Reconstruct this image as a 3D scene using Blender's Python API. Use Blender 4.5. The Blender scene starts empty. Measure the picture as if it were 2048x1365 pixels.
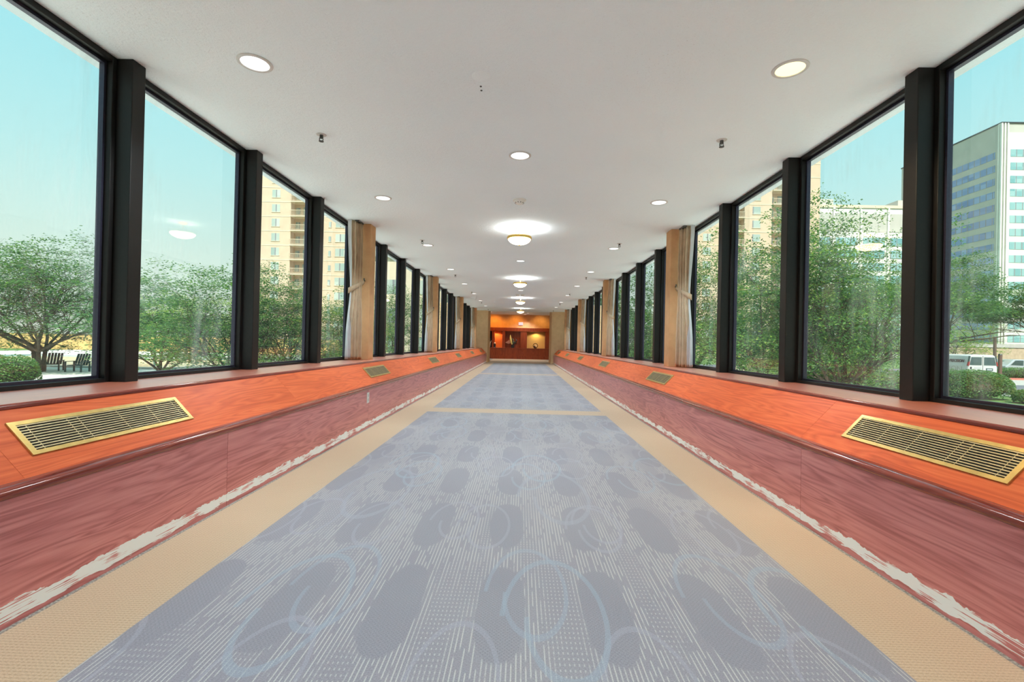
import bpy, math, random
from mathutils import Vector, Matrix
random.seed(7)
sc = bpy.context.scene
COL = sc.collection
PI = math.pi

# ------------------------------------------------------------------ camera
cam_d = bpy.data.cameras.new('camera')
cam = bpy.data.objects.new('camera', cam_d)
COL.objects.link(cam)
cam_d.sensor_width = 36.0
cam_d.lens = 36.0 * 935 / 2048
cam_d.clip_start = 0.05
cam_d.clip_end = 800
yw, pt, rl = 0.01931, -0.00431, 0.0221
Ry = Matrix(((math.cos(yw), 0, math.sin(yw)), (0, 1, 0), (-math.sin(yw), 0, math.cos(yw))))
Rx = Matrix(((1, 0, 0), (0, math.cos(pt), -math.sin(pt)), (0, math.sin(pt), math.cos(pt))))
Rz = Matrix(((math.cos(rl), -math.sin(rl), 0), (math.sin(rl), math.cos(rl), 0), (0, 0, 1)))
R3 = Rz @ Rx @ Ry
ax = [Vector((R3[i][0], R3[i][2], -R3[i][1])) for i in range(3)]     # right, down, forward in the room's axes
cam.matrix_world = Matrix(((ax[0].x, -ax[1].x, -ax[2].x, 0.042), (ax[0].y, -ax[1].y, -ax[2].y, 0.0),
                           (ax[0].z, -ax[1].z, -ax[2].z, 0.963), (0, 0, 0, 1)))
sc.camera = cam
sc.view_settings.view_transform = 'Standard'
sc.view_settings.look = 'None'
sc.view_settings.gamma = 1.0
sc.view_settings.exposure = 0.76
sc.cycles.use_denoising = True
sc.cycles.max_bounces = 8
sc.cycles.diffuse_bounces = 5
sc.cycles.glossy_bounces = 4
sc.cycles.transparent_max_bounces = 16
sc.cycles.caustics_reflective = False
sc.cycles.caustics_refractive = False
sc.cycles.sample_clamp_indirect = 6.0

# ------------------------------------------------------------------ sky and sun
world = bpy.data.worlds.new('sky')
sc.world = world
world.use_nodes = True
wn = world.node_tree.nodes
wl = world.node_tree.links
wn.clear()
wo = wn.new('ShaderNodeOutputWorld')
wb = wn.new('ShaderNodeBackground')
wt = wn.new('ShaderNodeTexCoord')
ws = wn.new('ShaderNodeSeparateXYZ')
wr = wn.new('ShaderNodeValToRGB')
wl.new(wt.outputs['Generated'], ws.inputs[0])
wl.new(ws.outputs['Z'], wr.inputs[0])
wl.new(wr.outputs[0], wb.inputs['Color'])
wl.new(wb.outputs[0], wo.inputs['Surface'])
for p, c in ((0.0, (.80, .86, .74)), (.12, (.70, .86, .77)), (.28, (.51, .84, .85)), (.5, (.31, .77, .88)), (1.0, (.30, .66, .86))):
    e = wr.color_ramp.elements.new(p) if p not in (0.0, 1.0) else wr.color_ramp.elements[0 if p == 0 else -1]
    e.color = (*c, 1)
wb.inputs['Strength'].default_value = 0.66

sun_d = bpy.data.lights.new('sun', 'SUN')
sun_d.energy = 4.0
sun_d.color = (1.0, .94, .84)
sun_d.angle = 0.01
sun = bpy.data.objects.new('sun', sun_d)
COL.objects.link(sun)
sun.location = (2, -20, 30)
sun.rotation_euler = Vector((-0.05, .64, -.77)).to_track_quat('-Z', 'Y').to_euler()

DOWN_W = 82.0      # watts of one recessed downlight
DOME_W = 40.0      # watts of the bulb in one dome fixture

# ------------------------------------------------------------------ constants of the place (metres)
CEIL = 2.506
MOD = 1.228                      # mullion spacing
Y1 = 2.565                       # near face of mullion 1
def ycol(k): return Y1 + (k - 1) * MOD
MT = .091                        # mullion width
XC = 2.16                        # inner face of mullions
XG = 2.306                       # glass
SILL = .697
XF = 1.612                       # front of the ledge
GZ = -1.24                       # ground outside
K0, K1 = -4, 17
YB = ycol(K0) - .05              # near end of corridor
YE = 22.55                       # face of end piers
LY = 28.5                        # lobby wall

# ------------------------------------------------------------------ node helpers
def mat(name):
    m = bpy.data.materials.new(name)
    m.use_nodes = True
    nt = m.node_tree
    nt.nodes.clear()
    out = nt.nodes.new('ShaderNodeOutputMaterial')
    return m, nt, out
class NB:
    def __init__(s, nt): s.nt = nt
    def n(s, t, **kw):
        x = s.nt.nodes.new(t)
        for k, v in kw.items(): setattr(x, k, v)
        return x
    def put(s, sock, v):
        if hasattr(v, 'links') or isinstance(v, bpy.types.NodeSocket): s.nt.links.new(v, sock)
        else: sock.default_value = v
    def math(s, op, a, b=None, c=None, clamp=False):
        x = s.n('ShaderNodeMath', operation=op, use_clamp=clamp)
        s.put(x.inputs[0], a)
        if b is not None: s.put(x.inputs[1], b)
        if c is not None: s.put(x.inputs[2], c)
        return x.outputs[0]
    def mix(s, f, a, b):
        x = s.n('ShaderNodeMix', data_type='RGBA')
        s.put(x.inputs[0], f)
        for i, v in ((6, a), (7, b)):
            if isinstance(v, tuple): v = (*v, 1) if len(v) == 3 else v
            s.put(x.inputs[i], v)
        return x.outputs[2]
    def noise(s, vec, scale, detail=3, rough=.5, dist=0.0):
        x = s.n('ShaderNodeTexNoise')
        if vec is not None: s.nt.links.new(vec, x.inputs['Vector'])
        x.inputs['Scale'].default_value = scale
        x.inputs['Detail'].default_value = detail
        x.inputs['Roughness'].default_value = rough
        x.inputs['Distortion'].default_value = dist
        return x.outputs[0]
    def mapping(s, vec, scale=(1, 1, 1), loc=None):
        x = s.n('ShaderNodeMapping')
        s.nt.links.new(vec, x.inputs['Vector'])
        x.inputs['Scale'].default_value = scale
        if loc is not None: s.put(x.inputs['Location'], loc)
        return x.outputs[0]
    def ramp(s, f, stops):
        x = s.n('ShaderNodeValToRGB')
        s.nt.links.new(f, x.inputs[0])
        els = x.color_ramp.elements
        els[0].position, els[-1].position = stops[0][0], stops[-1][0]
        els[0].color, els[-1].color = (*stops[0][1], 1), (*stops[-1][1], 1)
        for p, c in stops[1:-1]:
            e = els.new(p)
            e.color = (*c, 1)
        return x.outputs[0]
    def step(s, v, lo, hi):
        x = s.n('ShaderNodeMapRange', interpolation_type='SMOOTHSTEP')
        s.put(x.inputs['Value'], v)
        s.put(x.inputs['From Min'], lo)
        s.put(x.inputs['From Max'], hi)
        return x.outputs[0]
    def bump(s, h, strength=.3, dist=.01):
        x = s.n('ShaderNodeBump')
        s.nt.links.new(h, x.inputs['Height'])
        x.inputs['Strength'].default_value = strength
        x.inputs['Distance'].default_value = dist
        return x.outputs[0]
    def obj(s): return s.n('ShaderNodeTexCoord').outputs['Object']
    def pos(s): return s.n('ShaderNodeNewGeometry').outputs['Position']
    def xyz(s, v):
        x = s.n('ShaderNodeSeparateXYZ')
        s.nt.links.new(v, x.inputs[0])
        return x.outputs
    def bsdf(s, out, color, rough=.5, metal=0.0, normal=None, spec=.5, coat=0.0, emit=None, estr=0.0):
        b = s.n('ShaderNodeBsdfPrincipled')
        if isinstance(color, tuple): b.inputs['Base Color'].default_value = (*color, 1)
        else: s.nt.links.new(color, b.inputs['Base Color'])
        s.put(b.inputs['Roughness'], rough)
        b.inputs['Metallic'].default_value = metal
        b.inputs['Specular IOR Level'].default_value = spec
        b.inputs['Coat Weight'].default_value = coat
        if coat == 1.0: b.inputs['Coat IOR'].default_value = 3.2
        b.inputs['Coat Roughness'].default_value = .36 if coat == 1.0 else .12
        if normal is not None: s.nt.links.new(normal, b.inputs['Normal'])
        if emit is not None:
            b.inputs['Emission Color'].default_value = (*emit, 1)
            b.inputs['Emission Strength'].default_value = estr
        if out is not None: s.nt.links.new(b.outputs[0], out.inputs['Surface'])
        return b.outputs[0]
def plain(name, color, rough=.5, metal=0.0, var=.08, scale=30, bump=0.0, **kw):
    """a plain material with a little mottling"""
    m, nt, out = mat(name)
    b = NB(nt)
    v = b.obj()
    f = b.noise(v, scale, 4)
    c2 = tuple(max(0, x * (1 - var)) for x in color)
    c1 = tuple(min(1, x * (1 + var)) for x in color)
    nrm = b.bump(f, bump, .01) if bump else None
    b.bsdf(out, b.ramp(f, ((.3, c2), (.7, c1))), rough, metal, nrm, **kw)
    return m
def glow(name, color, strength):
    m, nt, out = mat(name)
    b = NB(nt)
    f = b.noise(b.obj(), 9, 3)
    e = b.n('ShaderNodeEmission')
    nt.links.new(b.ramp(f, ((.3, tuple(x * .94 for x in color)), (.7, color))), e.inputs[0])
    e.inputs[1].default_value = strength
    nt.links.new(e.outputs[0], out.inputs['Surface'])
    return m

M = {}
# -- carpet: grey figured field inside a tan border
def carpet():
    m, nt, out = mat('figured_carpet')
    b = NB(nt)
    P = b.obj()
    x, y, z = b.xyz(P)[:3]
    ax_ = b.math('ABSOLUTE', x)
    nf = b.noise(P, 260, 2)
    nb = b.noise(P, 1.1, 3)
    # tan border with little rows of dark knots
    rows = b.math('SINE', b.math('MULTIPLY', y, 2 * PI / .0125))
    knots = b.math('SINE', b.math('MULTIPLY', x, 2 * PI / .017))
    kn = b.math('MULTIPLY', b.step(rows, .1, .9), b.math('ADD', b.math('MULTIPLY', knots, .25), b.math('MULTIPLY', nf, .9)), clamp=True)
    tan = b.mix(kn, (.50, .36, .235), (.30, .20, .115))
    tan = b.mix(b.math('MULTIPLY', b.step(nb, .45, .7), .25), tan, (.55, .41, .28))
    # grey field
    gx = b.math('SUBTRACT', b.math('FRACT', b.math('ADD', b.math('DIVIDE', b.math('ADD', x, .01), .381), .5)), .5)
    gy = b.math('SUBTRACT', b.math('FRACT', b.math('ADD', b.math('DIVIDE', b.math('SUBTRACT', y, 3.265), .78), .5)), .5)
    ex = b.math('MULTIPLY', gx, .381 / .088)
    ey = b.math('MULTIPLY', gy, .78 / .30)
    # egg shaped dark pads
    e2 = b.math('ADD', b.math('POWER', b.math('ABSOLUTE', ex), 2.6), b.math('POWER', b.math('ABSOLUTE', ey), 2.6))
    e2 = b.math('ADD', e2, b.math('MULTIPLY', b.math('SUBTRACT', b.noise(P, 7, 2), .5), .6))
    pad = b.math('SUBTRACT', 1.0, b.step(e2, .88, 1.1))
    # pinstripes broken into dashes
    pw = .0147
    st = b.math('SINE', b.math('MULTIPLY', x, 2 * PI / pw))
    sid = b.math('FLOOR', b.math('DIVIDE', x, pw))
    cmb = b.n('ShaderNodeCombineXYZ')
    nt.links.new(b.math('MULTIPLY', sid, 3.7), cmb.inputs[0])
    nt.links.new(b.math('MULTIPLY', y, 7.5), cmb.inputs[1])
    dash = b.step(b.noise(cmb.outputs[0], 1.0, 1), .40, .46)
    band = b.noise(b.mapping(P, (3.2, .55, 1)), 1.6, 2)
    dash = b.math('MULTIPLY', dash, b.step(band, .36, .50))
    stripe = b.math('MULTIPLY', b.math('MULTIPLY', b.step(st, .35, .95), dash), b.math('SUBTRACT', 1.0, pad))
    # woven check
    ck = b.math('MULTIPLY', b.math('SINE', b.math('MULTIPLY', x, 2 * PI / .0147)), b.math('SINE', b.math('MULTIPLY', y, 2 * PI / .016)))
    ckm = b.step(b.math('ADD', ck, b.math('MULTIPLY', b.math('SUBTRACT', nf, .5), 1.4)), -.1, .7)
    base = b.mix(b.step(nb, .35, .7), (.235, .226, .268), (.272, .264, .298))
    ckm = b.math('MULTIPLY', ckm, b.math('ADD', .30, b.math('MULTIPLY', pad, .6)))
    field = b.mix(ckm, base, (.20, .20, .235))
    field = b.mix(b.math('MULTIPLY', pad, .22), field, (.195, .20, .245))
    field = b.mix(b.math('MULTIPLY', stripe, .72), field, (.50, .49, .475))
    speck = b.math('MULTIPLY', b.step(st, .3, .9), b.step(b.math('SINE', b.math('MULTIPLY', y, 2 * PI / .026)), .1, .6))
    speck = b.math('MULTIPLY', b.math('MULTIPLY', speck, b.math('SUBTRACT', 1.0, b.step(band, .38, .50))), b.math('SUBTRACT', 1.0, pad))
    field = b.mix(b.math('MULTIPLY', speck, .5), field, (.52, .51, .50))
    # curling vine lines: rings stretched along the corridor, open on one side
    for ox, oy, px, py, rx, ry, vc in ((.10, .25, .762, 1.56, .17, .40, (.27, .31, .385)), (.48, .95, .762, 1.56, .14, .32, (.30, .30, .37)), (.29, .60, 1.143, 2.34, .24, .60, (.29, .30, .365)), (-.12, .1, .572, 1.17, .15, .36, (.30, .30, .365)), (.2, -.3, .953, 1.95, .20, .46, (.26, .315, .39))):
        hx = b.math('MULTIPLY', b.math('SUBTRACT', b.math('FRACT', b.math('ADD', b.math('DIVIDE', b.math('SUBTRACT', x, ox), px), .5)), .5), px / rx)
        hy = b.math('MULTIPLY', b.math('SUBTRACT', b.math('FRACT', b.math('ADD', b.math('DIVIDE', b.math('SUBTRACT', y, oy), py), .5)), .5), py / ry)
        rr = b.math('SQRT', b.math('ADD', b.math('MULTIPLY', hx, hx), b.math('MULTIPLY', hy, hy)))
        an = b.math('ARCTAN2', hy, hx)
        rr = b.math('SUBTRACT', rr, b.math('MULTIPLY', an, .07))
        line = b.math('SUBTRACT', 1.0, b.step(b.math('ABSOLUTE', b.math('SUBTRACT', rr, .8)), .035, .055))
        field = b.mix(b.math('MULTIPLY', line, .55), field, vc)
    fib = b.math('ADD', .55, b.math('MULTIPLY', nf, .9))
    # where the grey field lies
    fm = b.math('SUBTRACT', 1.0, b.step(ax_, 1.217, 1.221))
    for a0, a1 in ((6.388, 6.772), (14.28, 14.67), (22.3, 60), (-1.5, -1.1)):
        inside = b.math('MULTIPLY', b.math('GREATER_THAN', y, a0), b.math('LESS_THAN', y, a1))
        fm = b.math('MULTIPLY', fm, b.math('SUBTRACT', 1.0, inside))
    colr = b.mix(fm, tan, field)
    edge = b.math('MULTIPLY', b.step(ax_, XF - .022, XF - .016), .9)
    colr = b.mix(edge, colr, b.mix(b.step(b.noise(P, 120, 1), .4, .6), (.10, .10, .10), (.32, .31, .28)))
    mul = b.n('ShaderNodeMix', data_type='RGBA', blend_type='MULTIPLY')
    mul.inputs[0].default_value = 1
    nt.links.new(colr, mul.inputs[6])
    cc = b.n('ShaderNodeCombineColor')
    for i in range(3): nt.links.new(fib, cc.inputs[i])
    nt.links.new(cc.outputs[0], mul.inputs[7])
    sh = b.bsdf(out, mul.outputs[2], .95, normal=b.bump(b.math('ADD', nf, b.math('MULTIPLY', st, .2)), .35, .004), spec=.1)
    sh.node.inputs['Sheen Weight'].default_value = .35
    sh.node.inputs['Sheen Roughness'].default_value = .5
    return m
M['carpet'] = carpet()

def wood(name, glue=False, c=((.52, .088, .028), (.66, .125, .04), (.76, .175, .06)), rough=.22, axis='y', coat=.25, spec=.3):
    m, nt, out = mat(name)
    b = NB(nt)
    P = b.obj()
    oi = b.n('ShaderNodeObjectInfo')
    rnd = b.math('MULTIPLY', oi.outputs['Random'], 37.0)
    cmb = b.n('ShaderNodeCombineXYZ')
    for i in range(3): nt.links.new(rnd, cmb.inputs[i])
    va = b.n('ShaderNodeVectorMath', operation='ADD')
    nt.links.new(P, va.inputs[0])
    nt.links.new(cmb.outputs[0], va.inputs[1])
    V = va.outputs[0]
    s1 = {'y': (9, .75, 9), 'z': (9, 9, .6), 'x': (.75, 9, 9)}[axis]
    s2 = {'y': (90, 2.2, 90), 'z': (90, 90, 2), 'x': (2.2, 90, 90)}[axis]
    big = b.noise(b.mapping(V, s1), 1.0, 2, .5, .9)
    rings = b.math('FRACT', b.math('MULTIPLY', big, 9.0))
    rings = b.math('ABSOLUTE', b.math('SUBTRACT', rings, .5))
    fine = b.noise(b.mapping(V, s2), 1.0, 4, .6, .4)
    g = b.math('ADD', b.math('MULTIPLY', rings, .55), b.math('MULTIPLY', fine, .62))
    g = b.math('ADD', g, b.math('MULTIPLY', b.math('SUBTRACT', big, .5), .35))
    col = b.ramp(g, ((.22, c[0]), (.46, c[1]), (.75, c[2])))
    if glue:                       # old white adhesive smeared along the foot of the panel
        x, y, z = b.xyz(b.pos())[:3]
        e = b.noise(b.mapping(b.pos(), (1, 6.5, 6.5)), 1.0, 4, .65)
        e2 = b.noise(b.mapping(b.pos(), (1, 2.2, 3)), 3.0, 3, .6)
        top = b.math('ADD', .072, b.math('MULTIPLY', b.math('SUBTRACT', e, .5), .085))
        bot = b.math('ADD', .022, b.math('MULTIPLY', b.math('SUBTRACT', e2, .5), .05))
        mk = b.math('MULTIPLY', b.math('LESS_THAN', z, top), b.math('GREATER_THAN', z, bot))
        streak = b.noise(b.mapping(b.pos(), (1, 4.0, 330)), 1.0, 2, .5)
        blob = b.noise(b.mapping(b.pos(), (1, 4.2, 9)), 1.7, 2)
        mk = b.math('MULTIPLY', mk, b.math('GREATER_THAN', b.math('ADD', streak, b.math('MULTIPLY', b.math('SUBTRACT', blob, .43), 1.25)), .45))
        col = b.mix(mk, col, (.88, .90, .89))
        r = b.math('ADD', rough, b.math('MULTIPLY', mk, .5))
        b.bsdf(out, col, r, coat=0, spec=.4)
    else:
        b.bsdf(out, col, rough, coat=coat, spec=spec)
    return m
M['wood'] = wood('cherry_laminate', rough=.42, coat=.0, spec=.15)
M['sill'] = wood('polished_cherry_sill', rough=.38, coat=1.0, spec=.8)
M['wood_front'] = wood('cherry_laminate_front_cool', glue=True, rough=.3, c=((.42, .125, .12), (.62, .22, .215), (.74, .31, .29)))  # same cherry, cool reflected light put into its purplish colour
M['edge'] = wood('dark_cherry_edge', c=((.16, .025, .018), (.24, .045, .03), (.30, .06, .04)), rough=.14, coat=.5)
M['panel'] = wood('red_brown_panelling', c=((.14, .022, .008), (.24, .042, .013), (.31, .065, .02)), axis='z', rough=.3)

def ceiling_mat():
    m, nt, out = mat('sprayed_ceiling')
    b = NB(nt)
    P = b.obj()
    n1 = b.noise(P, 95, 3, .65)
    n2 = b.noise(P, 38, 2)
    pits = b.math('MULTIPLY', b.step(n1, .62, .70), b.step(b.noise(P, .8, 2), .42, .62))
    blot = b.step(b.noise(P, .55, 3), .4, .68)
    c = b.mix(blot, (.83, .925, .985), (.80, .895, .955))
    c = b.mix(b.math('MULTIPLY', pits, .45), c, (.50, .49, .48))
    b.bsdf(out, c, .9, normal=b.bump(b.math('ADD', n1, n2), .45, .008), spec=.15)
    return m
M['ceiling'] = ceiling_mat()
def wallcover(nm, c0, c1):
    m, nt, out = mat(nm)
    b = NB(nt)
    P = b.obj()
    f = b.noise(P, 6, 5, .6)
    g = b.noise(P, 120, 2)
    c = b.ramp(f, ((.3, c0), (.7, c1)))
    c = b.mix(b.math('MULTIPLY', g, .18), c, (.40, .26, .13))
    b.bsdf(out, c, .75, normal=b.bump(g, .15, .003), spec=.25)
    return m
M['wallcover'] = wallcover('tan_wallcovering', (.58, .325, .165), (.70, .41, .215))
M['pierwall'] = wallcover('lightened_tan_wallcovering', (.82, .57, .33), (.93, .68, .42))  # same wallcovering, lightened to make up for dim light at the end piers
M['bronze'] = plain('dark_bronze_metal', (.0065, .0050, .0048), .5, .0, .2, 60, spec=.35)
M['bead'] = plain('glazing_bead', (.045, .042, .07), .3, .5, .1, 60)  # bluish cast of sky light put into the bead colour
M['brass'] = plain('satin_brass', (.62, .43, .15), .36, .85, .12, 25)
M['brassbar'] = plain('dull_brass_bar', (.50, .40, .22), .45, .6, .12, 40)
M['black'] = plain('black_void', (.012, .011, .010), .8)
M['white'] = plain('white_plastic', (.78, .78, .76), .45, var=.04)
M['trim'] = plain('white_painted_metal', (.60, .60, .60), .4, var=.04)
M['steel'] = plain('dark_steel', (.10, .10, .10), .35, .8, .15)
M['duct_shade'] = plain('dark_duct_shade', (.02, .019, .017), .9)
M['gold'] = plain('polished_gold_finish', (.80, .55, .16), .28, .8, .1)
M['down'] = glow('downlight_lens', (1.0, .99, .96), 1.35)
M['warm'] = glow('warm_downlight_lens', (1.0, .83, .42), 1.25)
M['dome'] = glow('alabaster_glass', (1.0, .84, .50), 11.0)

def glass():
    m, nt, out = mat('window_glass')
    b = NB(nt)
    tr = b.n('ShaderNodeBsdfTransparent')
    tr.inputs[0].default_value = (.96, .98, .97, 1)
    gl = b.n('ShaderNodeBsdfGlossy')
    gl.inputs['Roughness'].default_value = .0
    fr = b.n('ShaderNodeFresnel')
    fr.inputs[0].default_value = 1.52
    geo = b.n('ShaderNodeNewGeometry')
    f = b.math('MULTIPLY', fr.outputs[0], b.math('SUBTRACT', 1.0, geo.outputs['Backfacing']))
    mx = b.n('ShaderNodeMixShader')
    nt.links.new(f, mx.inputs[0])
    nt.links.new(tr.outputs[0], mx.inputs[1])
    nt.links.new(gl.outputs[0], mx.inputs[2])
    # grime: smears wiped in vertical streaks
    P = b.pos()
    a = b.noise(P, 1.3, 3, .55, .6)
    s = b.noise(b.mapping(P, (1, 14, 1.6)), 1.0, 4, .65, .5)
    d = b.math('MULTIPLY', b.step(a, .45, .75), b.step(s, .35, .75))
    d = b.math('ADD', b.math('MULTIPLY', d, .20), .014)
    df = b.n('ShaderNodeBsdfDiffuse')
    df.inputs[0].default_value = (.8, .82, .84, 1)
    tl = b.n('ShaderNodeBsdfTranslucent')
    tl.inputs[0].default_value = (.8, .84, .84, 1)
    md = b.n('ShaderNodeMixShader')
    md.inputs[0].default_value = .5
    nt.links.new(df.outputs[0], md.inputs[1])
    nt.links.new(tl.outputs[0], md.inputs[2])
    m2 = b.n('ShaderNodeMixShader')
    nt.links.new(d, m2.inputs[0])
    nt.links.new(mx.outputs[0], m2.inputs[1])
    nt.links.new(md.outputs[0], m2.inputs[2])
    nt.links.new(m2.outputs[0], out.inputs['Surface'])
    return m
M['glass'] = glass()

def fabric(name, c1, c2, trans=.25):
    m, nt, out = mat(name)
    b = NB(nt)
    P = b.obj()
    w = b.noise(b.mapping(P, (120, 120, 8)), 1.0, 3)
    f = b.noise(P, 9, 3)
    c = b.ramp(b.math('ADD', b.math('MULTIPLY', w, .5), b.math('MULTIPLY', f, .5)), ((.35, c1), (.65, c2)))
    d = b.bsdf(None, c, .85, normal=b.bump(w, .2, .003), spec=.2)
    t = b.n('ShaderNodeBsdfTranslucent')
    nt.links.new(c, t.inputs[0])
    mx = b.n('ShaderNodeMixShader')
    mx.inputs[0].default_value = trans
    nt.links.new(d, mx.inputs[1])
    nt.links.new(t.outputs[0], mx.inputs[2])
    nt.links.new(mx.outputs[0], out.inputs['Surface'])
    return m
M['drape'] = fabric('beige_drapery', (.60, .465, .325), (.78, .645, .48))
M['lining'] = fabric('white_lining', (.74, .75, .78), (.84, .85, .88), .35)

def leaf(name, stops, trans=.45):
    m, nt, out = mat(name)
    b = NB(nt)
    geo = b.n('ShaderNodeNewGeometry')
    oi = b.n('ShaderNodeObjectInfo')
    f = b.math('ADD', b.math('MULTIPLY', geo.outputs['Random Per Island'], .8), b.math('MULTIPLY', oi.outputs['Random'], .2))
    c = b.ramp(f, stops)
    d = b.bsdf(None, c, .45, spec=.4)
    t = b.n('ShaderNodeBsdfTranslucent')
    bri = b.n('ShaderNodeMix', data_type='RGBA', blend_type='MULTIPLY')
    bri.inputs[0].default_value = 1
    nt.links.new(c, bri.inputs[6])
    bri.inputs[7].default_value = (1.5, 1.45, .7, 1)
    nt.links.new(bri.outputs[2], t.inputs[0])
    mx = b.n('ShaderNodeMixShader')
    mx.inputs[0].default_value = trans
    nt.links.new(d, mx.inputs[1])
    nt.links.new(t.outputs[0], mx.inputs[2])
    nt.links.new(mx.outputs[0], out.inputs['Surface'])
    return m
M['leaf'] = leaf('green_leaves', ((0, (.045, .12, .06)), (.55, (.095, .215, .085)), (.86, (.18, .32, .09)), (1, (.46, .54, .12))))
M['leaf_light'] = leaf('yellow_green_leaves', ((0, (.12, .22, .05)), (.5, (.22, .34, .07)), (1, (.45, .52, .12))))
M['leaf_hedge'] = leaf('hedge_leaves', ((0, (.07, .17, .06)), (.6, (.13, .28, .09)), (.92, (.20, .30, .09)), (1, (.33, .24, .12))), .35)
M['bark'] = plain('grey_brown_bark', (.10, .075, .055), .9, 0, .35, 25, .4)
M['grass'] = plain('mown_grass', (.12, .22, .055), .9, 0, .4, 6, .3)
M['concrete'] = plain('pale_concrete', (.46, .44, .40), .85, 0, .12, 2.5)
M['deck'] = plain('whitened_paving', (.84, .80, .72), .85, 0, .15, 1.5)  # whitened so the ground bounces more sunlight onto the ceiling
M['asphalt'] = plain('grey_asphalt', (.15, .155, .18), .9, 0, .15, 8)
M['redcurb'] = plain('red_painted_curb', (.55, .16, .12), .7, 0, .3, 4)
M['tanwall'] = plain('tan_masonry', (.50, .38, .26), .85, 0, .15, 3)
M['ochre'] = plain('ochre_fence_wall', (.66, .43, .17), .8, 0, .2, 2)
M['vanwhite'] = plain('white_vehicle_paint', (.60, .60, .60), .3, 0, .03, 3, coat=.3)
M['silver'] = plain('silver_vehicle_paint', (.55, .57, .62), .25, .3, .03, 3, coat=.5)
M['carglass'] = plain('dark_vehicle_glass', (.05, .08, .09), .06, 0, .2, 2, spec=.8)
M['tire'] = plain('black_rubber', (.02, .02, .02), .8)
M['redlens'] = plain('red_lamp_lens', (.35, .03, .03), .2)
M['ink'] = plain('dark_maroon_lettering', (.09, .02, .03), .5)
M['greyink'] = plain('grey_lettering', (.42, .41, .38), .5)
M['teal'] = plain('teal_patio_plastic', (.10, .30, .28), .5)
M['slatdark'] = plain('dark_patio_slats', (.05, .07, .07), .6)
M['tanbrick'] = plain('tan_brick_facade', (.66, .50, .37), .85, 0, .06, .7)
M['band'] = plain('pale_floor_band', (.74, .62, .48), .8, 0, .05, 1)
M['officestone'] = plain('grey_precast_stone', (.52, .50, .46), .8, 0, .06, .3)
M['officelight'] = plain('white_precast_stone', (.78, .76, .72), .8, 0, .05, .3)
M['balcony'] = plain('balcony_recess_render', (.55, .45, .33), .85, 0, .08, 1)
def pane_mat(name, c1, c2, rough=.08):
    m, nt, out = mat(name)
    b = NB(nt)
    x, y, z = b.xyz(b.obj())[:3]
    cell = b.n('ShaderNodeTexWhiteNoise', noise_dimensions='3D')
    v = b.n('ShaderNodeVectorMath', operation='FLOOR')
    nt.links.new(b.mapping(b.obj(), (.55, .55, .3)), v.inputs[0])
    nt.links.new(v.outputs[0], cell.inputs['Vector'])
    c = b.mix(cell.outputs['Value'], c1, c2)
    fr = b.math('LESS_THAN', b.math('FRACT', b.math('MULTIPLY', b.math('ADD', x, y), .55)), .13)
    c = b.mix(fr, c, (.25, .25, .27))
    b.bsdf(out, c, rough, spec=.7)
    return m
M['pane_teal'] = pane_mat('teal_window_panes', (.16, .36, .40), (.34, .52, .54))
M['pane_blue'] = pane_mat('shade_blue_window_panes', (.16, .24, .48), (.32, .42, .66))  # blue of the tower's shaded side put into the pane colour
M['pane_curtain'] = pane_mat('curtained_window_panes', (.28, .38, .36), (.55, .60, .55), .2)
def water():
    m, nt, out = mat('pool_water')
    b = NB(nt)
    f = b.noise(b.obj(), 1.5, 3, .5, 1)
    b.bsdf(out, b.ramp(f, ((.3, (.25, .58, .60)), (.7, (.38, .72, .72)))), .08, normal=b.bump(f, .1, .05), spec=.6)
    return m
M['water'] = water()

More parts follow.
